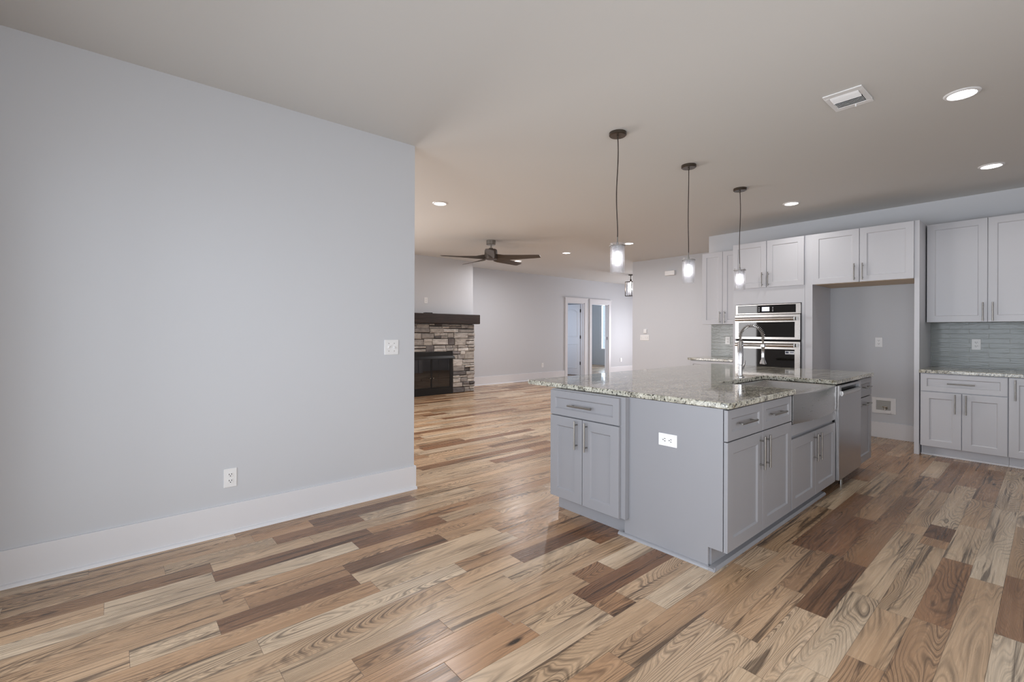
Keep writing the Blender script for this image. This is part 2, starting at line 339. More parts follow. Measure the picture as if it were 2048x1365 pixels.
# ------------------------------------------------------------------ the shell
HR = -PI / 2          # local front (-Y) turned to face -X
def floor():
    rng = random.Random(11)
    bm = bmesh.new(); u1 = bm.loops.layers.uv.new('metres'); u2 = bm.loops.layers.uv.new('edge'); cl = bm.loops.layers.float_color.new('plank')
    X0, X1 = -2.4, 14.6
    fixed = FIXED
    y = 1.647 - 0.1235 * 40; rows = []
    while y < 12.2:
        w = 0.1235; rows.append((y, y + w)); y += w
    for a, b in rows:
        hi = 9.0 if a < 9 else X1
        segs = sorted([(s0, s1, t, f) for (yy, s0, s1, t, f) in fixed if a - 0.01 < yy < b - 0.01])
        x = X0 - rng.uniform(0, 1.0); out = []
        while x < X1:
            L = rng.choice((0.45, 0.6, 0.75, 0.9, 1.05, 1.3, 1.6)) * rng.uniform(0.85, 1.15)
            t = min(1, max(0, rng.choice((0.08, 0.15, 0.2, 0.25, 0.28, 0.32, 0.4, 0.45, 0.55, 0.68)) + rng.uniform(-0.07, 0.07)))
            out.append((x, x + L, t, rng.random())); x += L
        for s in segs:
            new = []
            for q in out:
                if q[1] <= s[0] + 0.02 or q[0] >= s[1] - 0.02: new.append(q)
                else:
                    if q[0] < s[0] - 0.12: new.append((q[0], s[0], q[2], q[3]))
                    if q[1] > s[1] + 0.12: new.append((s[1], q[1], q[2], q[3]))
            new.append(s); out = sorted(new)
            fix = []
            for i, q in enumerate(out):        # close small gaps
                nx = out[i + 1][0] if i + 1 < len(out) else q[1]
                fix.append((q[0], nx, q[2], q[3]))
            out = fix
        for (p, q, t, fg) in out:
            p = max(p, X0); q = min(q, X1)
            if q - p < 0.02: continue
            f = bm.faces.new([bm.verts.new(c) for c in ((p, a, 0), (q, a, 0), (q, b, 0), (p, b, 0))])
            rv = rng.random(); off = rng.uniform(0, 30); w, l = b - a, q - p
            for lp, (uu, vv) in zip(f.loops, ((0, 0), (l, 0), (l, w), (0, w))):
                lp[u1].uv = (uu + off, vv + rv * 3); lp[cl] = (t, rv, fg, 1)
            # distance-to-edge map: split quad is not needed, use a folded map on a subdivided face
    # edge distances: cut every plank along its length axis and near its ends
    bmesh.ops.recalc_face_normals(bm, faces=bm.faces)
    nb = bmesh.new(); v1 = nb.loops.layers.uv.new('metres'); v2 = nb.loops.layers.uv.new('edge'); vc = nb.loops.layers.float_color.new('plank')
    for f in bm.faces:
        co = [l.vert.co for l in f.loops]; xs = sorted({round(c.x, 5) for c in co}); ys = sorted({round(c.y, 5) for c in co})
        x0, x1, y0, y1 = xs[0], xs[-1], ys[0], ys[-1]; l0 = [l for l in f.loops if abs(l.vert.co.x - x0) < 1e-4 and abs(l.vert.co.y - y0) < 1e-4][0]
        ou, ov = l0[u1].uv; colr = tuple(l0[cl])
        gx = [x0, x0 + 0.008, x1 - 0.008, x1]; gy = [y0, (y0 + y1) / 2, y1]
        dx = [0, 0.008, 0.008, 0]; dy = [0, (y1 - y0) / 2, 0]
        vv = [[nb.verts.new((X, Y, 0)) for X in gx] for Y in gy]
        for j in range(2):
            for i in range(3):
                nf = nb.faces.new((vv[j][i], vv[j][i + 1], vv[j + 1][i + 1], vv[j + 1][i]))
                for lp, (jj, ii) in zip(nf.loops, ((j, i), (j, i + 1), (j + 1, i + 1), (j + 1, i))):
                    lp[v1].uv = (gx[ii] - x0 + ou, gy[jj] - y0 + ov); lp[v2].uv = (dx[ii], dy[jj]); lp[vc] = colr
    me = bpy.data.meshes.new('floor'); nb.to_mesh(me); nb.free(); bm.free(); me.materials.append(M_['floor'])
    o = bpy.data.objects.new('floor', me); C.objects.link(o); return struct(o)
# planks read off the photograph: (y inside the row, x start, x end, tone 0 light .. 1 dark, figure)
FIXED = [(1.46, 1.70, 2.45, .80, .9), (1.97, 1.72, 2.75, .86, .3), (1.82, 2.22, 2.9, .78, .1), (1.20, 1.93, 2.55, .10, .3), (1.58, 2.04, 2.6, .12, .2),
         (1.34, 0.9, 1.70, .15, .2), (0.80, 2.55, 3.13, .62, .8), (0.80, 3.13, 3.9, .74, .2), (0.67, 2.41, 3.10, .84, .3), (0.53, 2.0, 2.76, .12, .9),
         (0.53, 2.76, 3.85, .22, .3), (0.92, 2.0, 3.1, .42, .9), (1.05, 1.5, 2.6, .40, .8), (0.43, 3.85, 4.13, .80, .7), (0.43, 4.13, 4.9, .06, .9), (0.30, 4.27, 5.0, .3, .4),
         (2.20, 1.0, 1.9, .2, .4), (2.45, 0.95, 1.55, .82, .2), (2.70, 1.1, 1.7, .76, .6), (2.83, 0.4, 1.2, .8, .3), (2.33, .35, .95, .78, .2), (3.2, 1.0, 1.75, .8, .2), (3.06, .75, 1.3, .7, .4)]
floor()
wm = M_['wall']
struct(box('ceiling', M_['ceil'], -2.4, 14.7, -2.8, 12.2, CEIL, CEIL + 0.12))
struct(box('wall_left', wm, -2.2, 1.855, 3.373, 3.493, 0, CEIL))
def wall_with_holes(name, axis, pos0, pos1, a0, a1, holes):
    """wall slab across pos0..pos1, running a0..a1; holes = [(h0,h1,z0,z1)]"""
    mb = MB(); hs = sorted(holes)
    def bx(p, q, z0, z1):
        if q - p < 1e-4 or z1 - z0 < 1e-4: return
        if axis == 'x': mb.box(p, q, pos0, pos1, z0, z1)
        else: mb.box(pos0, pos1, p, q, z0, z1)
    c = a0
    for h0, h1, z0, z1 in hs:
        bx(c, h0, 0, CEIL); bx(h0, h1, 0, z0); bx(h0, h1, z1, CEIL); c = h1
    bx(c, a1, 0, CEIL)
    return struct(mb.build(name, wm))
wall_with_holes('wall_back', 'y', -0.60, -0.46, -2.6, 3.373, [(-1.25, 2.95, 0.0, 2.1)])
wall_with_holes('wall_right', 'x', -2.72, -2.60, -0.6, 7.085, [(-0.4, 2.2, 0.45, 2.15)])
struct(box('wall_kitchen', wm, 7.085, 7.205, -2.6, 3.53, 0, CEIL))
struct(box('wall_passage', wm, 7.205, 8.47, 2.9, 3.02, 0, CEIL))
struct(box('wall_hall', wm, 8.47, 8.59, 2.9, 5.90, 0, CEIL))
struct(box('wall_hall_side', wm, 8.59, 14.0, 5.78, 5.90, 0, CEIL))
wall_with_holes('wall_entry', 'y', 14.0, 14.12, 5.78, 8.83, [(6.85, 7.95, 0.0, 2.1)])
wall_with_holes('wall_far', 'x', 8.83, 8.95, -2.2, 14.4, [(0.6, 3.0, 0.5, 2.1), (9.60, 10.325, 0, 2.095), (10.64, 11.44, 0, 2.095)])
wall_with_holes('wall_living', 'y', -2.2, -2.08, 3.493, 8.83, [(5.85, 8.0, 0.12, 2.15)])
wall_with_holes('wall_bedroom_right', 'y', 14.28, 14.4, 8.95, 12.0, [(9.6, 11.42, 0.58, 2.33)])
struct(box('wall_bedroom_back', wm, 7.9, 14.4, 12.0, 12.1, 0, CEIL))
struct(box('wall_bedroom_divider', wm, 10.43, 10.53, 8.95, 12.0, 0, CEIL))
wall_with_holes('wall_den_left', 'y', 7.9, 8.0, 8.95, 12.0, [(9.7, 11.1, 0.7, 2.1)])
mb = MB().box(3.75, 4.31, 8.12, 8.83, 0, CEIL).box(5.31, 5.862, 8.12, 8.83, 0, CEIL).box(4.31, 5.31, 8.12, 8.83, 0.86, CEIL)
struct(mb.build('wall_chimney', wm))

def baseboard(name, runs, hgt=0.184, shoe=True):
    """runs: ('x', x0, x1, y_face, sign) along X; ('y', y0, y1, x_face, sign); sign = outward direction"""
    r = setting(name); b, s = MB(), MB(); t, q = 0.014, 0.019
    for ax, a0, a1, f, sg in runs:
        for m, tt, hh in ((b, t, hgt), (s, t + q, q)):
            if m is s and not shoe: continue
            e = tt if m is s else t
            lo, hi = sorted((f, f + sg * tt))
            if m is s:
                prof = [(f + sg * t, 0), (f + sg * (t + q), 0), (f + sg * (t + q * 0.92), q * 0.45), (f + sg * (t + q * 0.6), q * 0.85), (f + sg * t, q)]
                if ax == 'x': m.prism(prof, 'x', a0, a1)
                else: m.prism([(p[0], p[1]) for p in prof], 'y', a0, a1)
            elif ax == 'x': m.box(a0, a1, lo, hi, 0, hh)
            else: m.box(lo, hi, a0, a1, 0, hh)
    struct(b.build('board', M_['trim'], r, bevel=0.002))
    if shoe: struct(s.build('shoe_moulding', M_['trim'], r, smooth=True))
    else: s.bm.free()
    return r
baseboard('baseboard_left', [('x', -2.08, 1.869, 3.373, -1), ('y', 3.373, 3.493, 1.855, 1), ('x', -2.08, 1.869, 3.493, 1)])
baseboard('baseboard_far', [('x', 5.862, 9.50, 8.83, -1), ('x', 11.54, 14.0, 8.83, -1), ('x', -2.08, 3.75, 8.83, -1)], 0.2)
baseboard('baseboard_hall', [('y', 3.02, 5.9, 8.47, -1), ('x', 8.47, 14.0, 5.90, 1)], 0.19)
baseboard('baseboard_kitchen', [('y', 0.964, 1.905, 7.085, -1)], 0.187, shoe=False)
baseboard('baseboard_bedroom', [('x', 8.0, 14.28, 12.0, -1)], 0.19, shoe=False)

def window(name, axis, p0, p1, a0, a1, z0, z1, mull=1):
    r = setting(name); f, g = MB(), MB(); w = 0.05; pm = (p0 + p1) / 2
    def bx(m, A0, A1, Z0, Z1, q0, q1):
        if axis == 'x': m.box(A0, A1, q0, q1, Z0, Z1)
        else: m.box(q0, q1, A0, A1, Z0, Z1)
    for (A0, A1, Z0, Z1) in ((a0, a0 + w, z0, z1), (a1 - w, a1, z0, z1), (a0 + w, a1 - w, z0, z0 + w), (a0 + w, a1 - w, z1 - w, z1)): bx(f, A0, A1, Z0, Z1, p0 + 0.02, p1 - 0.02)
    for i in range(1, mull + 1):
        c = a0 + (a1 - a0) * i / (mull + 1); bx(f, c - 0.04, c + 0.04, z0 + w, z1 - w, p0 + 0.03, p1 - 0.03)
    bx(g, a0 + w * .5, a1 - w * .5, z0 + w * .5, z1 - w * .5, pm - 0.003, pm + 0.003)
    struct(f.build('window_frame', M_['trim'], r, bevel=0.003)); struct(g.build('pane', M_['pane'], r)); return r
window('window_1', 'y', -0.60, -0.46, -1.25, 2.95, 0.0, 2.1, 2)
window('window_2_added', 'x', -2.72, -2.60, -0.4, 2.2, 0.45, 2.15, 2)  # unseen window, added as an opening for the side lamp
window('window_3', 'y', -2.2, -2.08, 5.85, 8.0, 0.12, 2.15, 1)
window('window_4', 'y', 14.28, 14.4, 9.6, 11.42, 0.58, 2.33, 0)
window('window_5', 'y', 7.9, 8.0, 9.7, 11.1, 0.7, 2.1, 1)
window('window_7_added', 'x', 8.83, 8.95, 0.6, 3.0, 0.5, 2.1, 1)  # unseen window, added left of the fireplace to let in extra light
window('window_6', 'y', 14.0, 14.12, 6.85, 7.95, 0.0, 2.1, 0)

def casing(name, x0, x1, zt, slab=None):
    r = setting(name); m = MB(); y = 8.83; w = 0.095
    m.box(x0 - w, x0, y - 0.02, y, 0, zt).box(x1, x1 + w, y - 0.02, y, 0, zt)
    m.box(x0 - w - 0.004, x1 + w + 0.004, y - 0.024, y, zt, zt + 0.115).box(x0 - w - 0.03, x1 + w + 0.03, y - 0.042, y, zt + 0.115, zt + 0.137)
    struct(m.build('door_casing', M_['trim'], r, bevel=0.002))
    j = MB().box(x0 - 0.001, x0 + 0.018, y - 0.005, y + 0.125, 0, zt).box(x1 - 0.018, x1 + 0.001, y - 0.005, y + 0.125, 0, zt).box(x0, x1, y - 0.005, y + 0.125, zt - 0.018, zt)
    j.box(x1 - 0.03, x1 - 0.017, y + 0.05, y + 0.085, 0, zt - 0.018).box(x0 + 0.017, x0 + 0.03, y + 0.05, y + 0.085, 0, zt - 0.018)
    struct(j.build('door_jamb', M_['trim'], r, bevel=0.001)); return r
d1 = casing('door_1', 9.60, 10.325, 2.095)
def arch_panel(m, y, z0, z1, arch, x0, x1, s=1, depth=0.008):
    n = 10; top = [(x1 + (x0 - x1) * i / n, z1 + arch * (1 - (2 * i / n - 1) ** 2)) for i in range(n + 1)]
    P = [(x0, z0), (x1, z0)] + top
    cx, cz = (x0 + x1) / 2, (z0 + z1) / 2
    def ring(k, yy): return [(yy, cx + (p[0] - cx) * (1 - k / (x1 - x0) * 2), cz + (p[1] - cz) * (1 - k / (z1 - z0) * 2)) for p in P]
    m.loops([ring(0, y), ring(0.006, y - 0.007), ring(0.018, y - 0.007), ring(0.03, y - 0.001)], cap0=False, cap1=False)
def door_slab(name, hx, hy, width, ang, root):
    """slab hinged at (hx, hy), local x=thickness, local y=width"""
    sl = MB().box(-0.035, 0, 0.004, width, 0.012, 2.07)
    arch_panel(sl, -0.0351, 1.12, 1.85, 0.09, 0.10, width - 0.10); arch_panel(sl, -0.0351, 0.20, 0.92, 0.0, 0.10, width - 0.10)
    o = struct(sl.build('door_slab', M_['door'], root, bevel=0.001)); o.location = (hx, hy, 0); o.rotation_euler = (0, 0, ang)
    for z in (0.36, 1.12, 1.88):
        h = struct(MB().tube([(-0.042, -0.006, z - 0.045), (-0.042, -0.006, z + 0.045)], 0.011, 10).box(-0.045, -0.003, -0.012, 0.003, z - 0.045, z + 0.045).build('hinge', M_['hinge'], o))
    k = MB().lathe([(0.0, 0.06), (0.02, 0.058), (0.027, 0.045), (0.022, 0.03), (0.01, 0.025), (0.01, 0.008), (0.03, 0.006), (0.03, 0.0)], seg=16).build('door_knob', M_['hinge'], o, smooth=True)
    k.location = (-0.035, width - 0.06, 0.95); k.rotation_euler = (0, -PI / 2, 0); struct(k)
    return o
door_slab('door_slab', 10.33, 8.965, 0.70, math.radians(4), d1)
d2 = casing('door_2', 10.64, 11.44, 2.095)
struct(box('strike_plate', M_['hinge'], 11.419, 11.423, 8.86, 8.89, 1.03, 1.12, d2))
door_slab('door_slab', 10.68, 8.965, 0.76, 0.0, d2)

# ------------------------------------------------------------------ cabinets
def vbar(m, x, z0, z1, y=-0.028, r=0.006):
    m.tube([(x, y, z0), (x, y, z1)], r, 12)
    for z in (z0 + 0.026, z1 - 0.026): m.tube([(x, 0.002, z), (x, y, z)], 0.0045, 10)
def hbar(m, z, x0, x1, y=-0.028, r=0.006):
    m.tube([(x0, y, z), (x1, y, z)], r, 12)
    for x in (x0 + 0.026, x1 - 0.026): m.tube([(x, 0.002, z), (x, y, z)], 0.0045, 10)
def fronts(root, mat, fs):
    for kind, x0, x1, z0, z1, h in fs:
        fr = 0.064 if kind == 'door' else 0.045
        o = MB().shaker(x0, x1, z0, z1, fr=fr).build(kind, mat, root)
        m = MB()
        if h[0] == 'v': vbar(m, h[1], h[2], h[3])
        else: hbar(m, h[1], h[2], h[3])
        m.build('handle', M_['nickel'], o, smooth=True)
def cabinet(name, label, loc, rz, w, d, z0, z1, mat, fs, toe=0.075, cat='cabinet', shoe=False, under=None, xo=0.0, group=None):
    r = thing(name, label, cat, loc, rz, group)
    c = MB().box(xo, w, 0.021, d, z0, z1); c.build('carcass', mat, r, bevel=0.001)
    if toe: box('toe_kick', mat, xo, w, 0.021 + toe, d, 0, z0, r)
    if shoe: MB().prism([(0.021 + toe, 0), (0.021 + toe - 0.018, 0), (0.021 + toe - 0.016, 0.009), (0.021 + toe - 0.008, 0.017), (0.021 + toe, 0.018)], 'x', xo, w).build('shoe_moulding', M_['trim'], r, smooth=True)
    if under: box('underside', M_['under'], xo + 0.015, w - 0.015, 0.04, d - 0.01, z0 - 0.004, z0 + 0.002, r)
    fronts(r, mat, fs); return r
G, Wh = M_['grey'], M_['white']
# island, sink side (faces -Y)
YF = 1.108
cabinet('base_cabinet', 'grey island cabinet with two drawers over two doors, nearest the camera', (2.433, YF, 0), 0, 0.905, 0.605, 0.115, 0.866, G,
        [('drawer', 0, 0.444, 0.698, 0.861, ('h', 0.782, 0.105, 0.305)), ('drawer', 0.448, 0.902, 0.698, 0.861, ('h', 0.782, 0.54, 0.745)),
         ('door', 0, 0.444, 0.115, 0.692, ('v', 0.408, 0.482, 0.672)), ('door', 0.448, 0.902, 0.115, 0.692, ('v', 0.484, 0.482, 0.672))], xo=0.0205)
sb = thing('sink_base_cabinet', 'grey island cabinet with two short doors under the apron sink', 'cabinet', (3.342, YF, 0))
MB().box(0, 0.918, 0.021, 0.64, 0.115, 0.655).build('carcass', G, sb, bevel=0.001)
box('toe_kick', G, 0, 0.918, 0.096, 0.64, 0, 0.115, sb)
box('rail', G, 0, 0.918, 0.0, 0.0209, 0.597, 0.671, sb, bevel=0.001)
fronts(sb, G, [('door', 0, 0.457, 0.115, 0.573, ('v', 0.42, 0.366, 0.558)), ('door', 0.461, 0.918, 0.115, 0.573, ('v', 0.498, 0.366, 0.558))])
cabinet('base_cabinet', 'narrow grey island cabinet beyond the dishwasher, one drawer over one door', (4.897, YF, 0), 0, 0.45, 0.64, 0.115, 0.866, G,
        [('drawer', 0, 0.448, 0.70, 0.861, ('h', 0.785, 0.12, 0.33)), ('door', 0, 0.448, 0.115, 0.692, ('h', 0.635, 0.12, 0.33))])
# island end cabinet (faces -X)
endcab = cabinet('base_cabinet', 'grey island end cabinet with one wide drawer over two doors', (2.372, 2.345, 0), HR, 0.5945, 0.62, 0.115, 0.866, G,
        [('drawer', 0.006, 0.594, 0.69, 0.858, ('h', 0.768, 0.19, 0.395)), ('door', 0.006, 0.298, 0.115, 0.683, ('v', 0.255, 0.482, 0.672)), ('door', 0.302, 0.594, 0.115, 0.683, ('v', 0.341, 0.482, 0.672))])
box('stile', G, 0.5946, 0.628, 0.021, 0.0605, 0.115, 0.866, endcab, bevel=0.001)
tag(MB().prism([(1.133, 0.115), (1.212, 0.115), (1.212, 0), (1.749, 0), (1.749, 0.866), (1.133, 0.866)], 'x', 2.433, 2.4525).build('end_panel', G, bevel=0.001),
    'plain grey end panel of the island carrying the sideways outlet', 'panel')
tag(box('back_panel', G, 2.995, 5.345, 2.30, 2.345, 0, 0.866), 'plain grey back panel of the island under the counter overhang', 'panel')
tr = setting('trim_1')
q = 0.018
struct(MB().prism([(2.433, 0), (2.433 - q, 0), (2.433 - q * .9, q * .5), (2.433 - q * .5, q * .9), (2.433, q)], 'y', 1.167, 1.787).build('shoe_moulding', G, tr, smooth=True))
struct(MB().prism([(1.2035, 0), (1.185 - 0.018, 0), (1.185 - 0.016, 0.009), (1.185 - 0.008, 0.017), (1.2035, 0.018)], 'x', 2.415, 4.252).build('shoe_moulding', G, tr, smooth=True))

# dishwasher
dw = thing('dishwasher', 'stainless dishwasher between the apron sink and narrow grey cabinet', 'dishwasher', (4.272, 1.086, 0))
MB().box(0.004, 0.617, 0.03, 0.62, 0.12, 0.862).build('tub', M_['void'], dw)
p = MB().box(0.0, 0.62, 0, 0.03, 0.122, 0.775).box(0, 0.055, 0, 0.03, 0.775, 0.858).box(0.565, 0.62, 0, 0.03, 0.775, 0.858).box(0.055, 0.565, 0, 0.03, 0.84, 0.858)
p.build('door', M_['steelv'], dw, bevel=0.002)
MB().box(0.055, 0.565, 0.024, 0.03, 0.775, 0.84).build('pocket', M_['black'], dw)
lip = [(0.02, 0.772), (-0.004, 0.774), (-0.011, 0.786), (-0.012, 0.80), (-0.006, 0.812), (0.0, 0.812), (0.003, 0.80), (0.012, 0.79), (0.02, 0.788)]
MB().prism(lip, 'x', 0.06, 0.56).build('pocket_handle', M_['steel'], dw, smooth=True)
for lx, ly in ((0.36, 0.08), (0.36, 0.5), (0.1, 0.3)): MB().tube([(lx, ly, 0.0), (lx, ly, 0.12)], 0.014, 12).build('levelling_leg', M_['nickel'], dw)
# island worktop
def roundpoly(pts, rad):
    out = []; n = len(pts)
    for i, p in enumerate(pts):
        a, b = Vector(pts[i - 1]), Vector(pts[(i + 1) % n]); p = Vector(p); r = rad[i]
        if not r: out.append(tuple(p)); continue
        d1_, d2_ = (a - p).normalized(), (b - p).normalized(); c = p + d1_ * r + d2_ * r
        for k in range(7):
            th = k / 6 * PI / 2; out.append(tuple(c - d2_ * r * math.cos(th) - d1_ * r * math.sin(th)))
    return out
top = roundpoly([(2.425, 1.095), (3.373, 1.095), (3.373, 1.62), (4.247, 1.62), (4.247, 1.095), (5.39, 1.095), (5.39, 2.65), (2.425, 2.65)], [.025, .006, .012, .012, .006, .02, .02, .025])
tag(MB().prism(top, 'z', 0.868, 0.901).build('countertop', M_['granite'], bevel=0.007, seg=3), 'polished grey-green granite island countertop with the sink cut-out', 'countertop')
# apron sink
def sink():
    r = thing('apron_sink', 'stainless apron-front sink set in the island countertop', 'sink', (3.345, YF, 0.672))
    n = 14
    def loop(x0, x1, y0, y1, z, bow=0.0):
        L = []
        for i in range(n): s = i / n; L.append((x0 + (x1 - x0) * s, y0 - bow * (1 - (2 * s - 1) ** 2), z))
        for i in range(n): L.append((x1, y0 + (y1 - y0) * i / n, z))
        for i in range(n): L.append((x1 + (x0 - x1) * i / n, y1, z))
        for i in range(n): L.append((x0, y1 + (y0 - y1) * i / n, z))
        return L
    Wd = 0.915; zt = 0.194
    L = [loop(0.03, Wd - 0.03, 0.02, 0.54, 0.0, 0.04), loop(0.0, Wd, -0.005, 0.56, 0.004, 0.042), loop(0, Wd, -0.006, 0.56, zt - 0.008, 0.042), loop(0.003, Wd - 0.003, 0.0, 0.557, zt, 0.042),
         loop(0.035, Wd - 0.035, 0.05, 0.505, zt, 0.01), loop(0.04, Wd - 0.04, 0.056, 0.50, zt - 0.01), loop(0.046, Wd - 0.046, 0.062, 0.494, 0.04), loop(0.065, Wd - 0.065, 0.08, 0.475, 0.016), loop(0.40, Wd - 0.40, 0.24, 0.34, 0.01)]
    m = MB().loops(L, cap0=True, cap1=True); m.build('basin', M_['steel'], r, smooth=True, angle=50)
    MB().lathe([(0.0, 0.013), (0.02, 0.0125), (0.045, 0.0155), (0.05, 0.013)], c=(Wd / 2, 0.29, 0), seg=24).build('drain', M_['chrome'], r, smooth=True)
sink()
# faucet
def faucet():
    r = thing('kitchen_faucet', 'tall chrome spring faucet standing behind the island sink', 'faucet', (3.934, 1.69, 0.901))
    MB().lathe([(0, 0), (0.031, 0), (0.031, 0.004), (0.026, 0.009), (0.018, 0.012), (0.0175, 0.10), (0.0225, 0.104), (0.0225, 0.29), (0.019, 0.296), (0.0, 0.298)], seg=24).build('body', M_['chrome'], r, smooth=True)
    MB().tube([(0.018, -0.004, 0.07), (0.035, -0.006, 0.072)], 0.012, 14).tube([(0.035, -0.006, 0.072), (0.05, -0.012, 0.10), (0.056, -0.016, 0.135)], [0.007, 0.006, 0.004], 10).build('lever', M_['chrome'], r, smooth=True)
    R, zc = 0.088, 0.335; path = [(0, 0, 0.29), (0, 0, 0.31)]
    for i in range(25): th = PI * i / 24; path.append((0, -R + R * math.cos(th), zc + R * math.sin(th)))
    path += [(0, -2 * R, zc - 0.01 * i) for i in range(1, 19)]
    MB().tube(path, 0.0065, 10).build('hose', M_['bronze'], r, smooth=True)
    # coil spring around the arch
    P = [Vector(p) for p in path[:30]]; cum = [0]
    for a, b in zip(P, P[1:]): cum.append(cum[-1] + (b - a).length)
    turns, N = 30, 30 * 9; pts = []
    for i in range(N + 1):
        s = cum[-1] * i / N; k = max(j for j in range(len(cum)) if cum[j] <= s + 1e-9); k = min(k, len(P) - 2)
        f = (s - cum[k]) / max(1e-9, cum[k + 1] - cum[k]); c = P[k].lerp(P[k + 1], f); d = (P[k + 1] - P[k]).normalized()
        e1 = Vector((1, 0, 0)); e2 = d.cross(e1); th = 2 * PI * turns * i / N
        pts.append(c + (e1 * math.cos(th) + e2 * math.sin(th)) * 0.0125)
    MB().tube(pts, 0.0025, 6).build('spring', M_['chrome'], r, smooth=True)
    MB().lathe([(0, 0.0), (0.021, 0.0), (0.025, 0.006), (0.020, 0.025), (0.0125, 0.042), (0.0115, 0.13), (0.014, 0.134), (0.014, 0.16), (0.008, 0.165), (0, 0.165)], c=(0, -2 * R, 0.115), seg=20).build('spray_head', M_['chrome'], r, smooth=True)
    MB().tube([(0, 0, 0.268), (0, -2 * R, 0.262)], 0.0055, 10).lathe([(0.0145, -0.008), (0.018, -0.008), (0.018, 0.008), (0.0145, 0.008)], c=(0, -2 * R, 0.262), seg=18, close=True).build('holder_arm', M_['chrome'], r, smooth=True)
faucet()

# white run (faces -X)
cabinet('base_cabinet', 'white base cabinet right of the fridge recess, wide drawer over two doors', (6.385, 0.915, 0), HR, 0.632, 0.68, 0.105, 0.856, Wh,
        [('drawer', 0.008, 0.626, 0.672, 0.849, ('h', 0.758, 0.21, 0.41)), ('door', 0.008, 0.312, 0.105, 0.664, ('v', 0.268, 0.462, 0.654)), ('door', 0.318, 0.626, 0.105, 0.664, ('v', 0.347, 0.462, 0.654))], shoe=True)
cabinet('base_cabinet', 'white base cabinet cut by the right picture edge, one full-height door', (6.385, 0.281, 0), HR, 0.61, 0.68, 0.105, 0.856, Wh,
        [('door', 0.0, 0.303, 0.105, 0.849, ('v', 0.042, 0.64, 0.834)), ('door', 0.307, 0.606, 0.105, 0.849, ('v', 0.566, 0.64, 0.834))], shoe=True)
tag(MB().prism(roundpoly([(6.36, -0.33), (7.072, -0.33), (7.072, 0.921), (6.36, 0.921)], [.004, 0, 0, .004]), 'z', 0.858, 0.891).build('countertop', M_['granite'], bevel=0.006), 'granite countertop on the white base cabinets right of the fridge recess', 'countertop')
cabinet('wall_cabinet', 'white upper cabinet above the grey tile at right, two tall doors', (6.742, 0.915, 0), HR, 0.935, 0.342, 1.386, 2.445, Wh,
        [('door', 0.004, 0.467, 1.386, 2.445, ('v', 0.436, 1.394, 1.584)), ('door', 0.472, 0.935, 1.386, 2.445, ('v', 0.506, 1.394, 1.584))], toe=0)
tag(box('side_panel', Wh, 6.40, 7.084, 0.923, 0.964, 0, 2.452, bevel=0.001), 'tall white panel at the right side of the empty fridge recess', 'panel')
tag(box('side_panel', Wh, 6.40, 7.084, 1.903, 1.984, 0, 2.452, bevel=0.001), 'tall white panel between the wall ovens and the fridge recess', 'panel')
cabinet('wall_cabinet', 'white two-door cabinet spanning the top of the empty fridge recess', (6.38, 1.902, 0), HR, 0.937, 0.70, 1.848, 2.45, Wh,
        [('door', 0.002, 0.464, 1.846, 2.448, ('v', 0.421, 1.864, 2.052)), ('door', 0.469, 0.935, 1.846, 2.448, ('v', 0.498, 1.864, 2.052))], toe=0, under=True)
ot = thing('oven_cabinet', 'tall white cabinet housing the wall ovens, two doors above them', 'cabinet', (6.38, 2.848, 0), HR)
MB().box(0, 0.862, 0.021, 0.70, 0.115, 0.50).box(0, 0.862, 0.021, 0.70, 1.64, 2.452).box(0, 0.04, 0.021, 0.70, 0.50, 1.64).box(0.828, 0.862, 0.021, 0.70, 0.50, 1.64).build('carcass', Wh, ot, bevel=0.001)
box('toe_kick', Wh, 0, 0.862, 0.096, 0.70, 0, 0.115, ot)
fronts(ot, Wh, [('door', 0.004, 0.428, 1.852, 2.448, ('v', 0.381, 1.862, 2.046)), ('door', 0.434, 0.858, 1.852, 2.448, ('v', 0.456, 1.862, 2.046)), ('drawer', 0.004, 0.858, 0.12, 0.47, ('h', 0.30, 0.33, 0.53))])
cabinet('wall_cabinet', 'white upper cabinet left of the wall ovens, two narrow doors', (6.742, 3.462, 0), HR, 0.612, 0.342, 1.388, 2.445, Wh,
        [('door', 0.0, 0.306, 1.388, 2.445, ('v', 0.274, 1.398, 1.578)), ('door', 0.31, 0.612, 1.388, 2.445, ('v', 0.345, 1.398, 1.578))], toe=0)
cabinet('base_cabinet', 'white base cabinet left of the ovens, mostly hidden behind the island', (6.43, 3.49, 0), HR, 0.64, 0.64, 0.105, 0.862, Wh,
        [('drawer', 0.004, 0.636, 0.68, 0.855, ('h', 0.765, 0.22, 0.42)), ('door', 0.004, 0.318, 0.105, 0.672, ('v', 0.28, 0.46, 0.65)), ('door', 0.322, 0.636, 0.105, 0.672, ('v', 0.36, 0.46, 0.65))], shoe=True)
tag(MB().prism(roundpoly([(6.405, 2.851), (7.07, 2.851), (7.07, 3.515), (6.405, 3.515)], [0, 0, .004, .02]), 'z', 0.866, 0.899).build('countertop', M_['granite'], bevel=0.006), 'short granite countertop left of the wall ovens under the narrow cabinet', 'countertop')
tag(box('backsplash', M_['tile'], 7.073, 7.0845, -0.33, 0.922, 0.892, 1.385), 'grey glass subway tile backsplash right of the fridge recess', 'backsplash')
tag(box('backsplash', M_['tile'], 7.073, 7.0845, 2.85, 3.482, 0.90, 1.387), 'grey glass subway tile backsplash left of the wall ovens', 'backsplash')

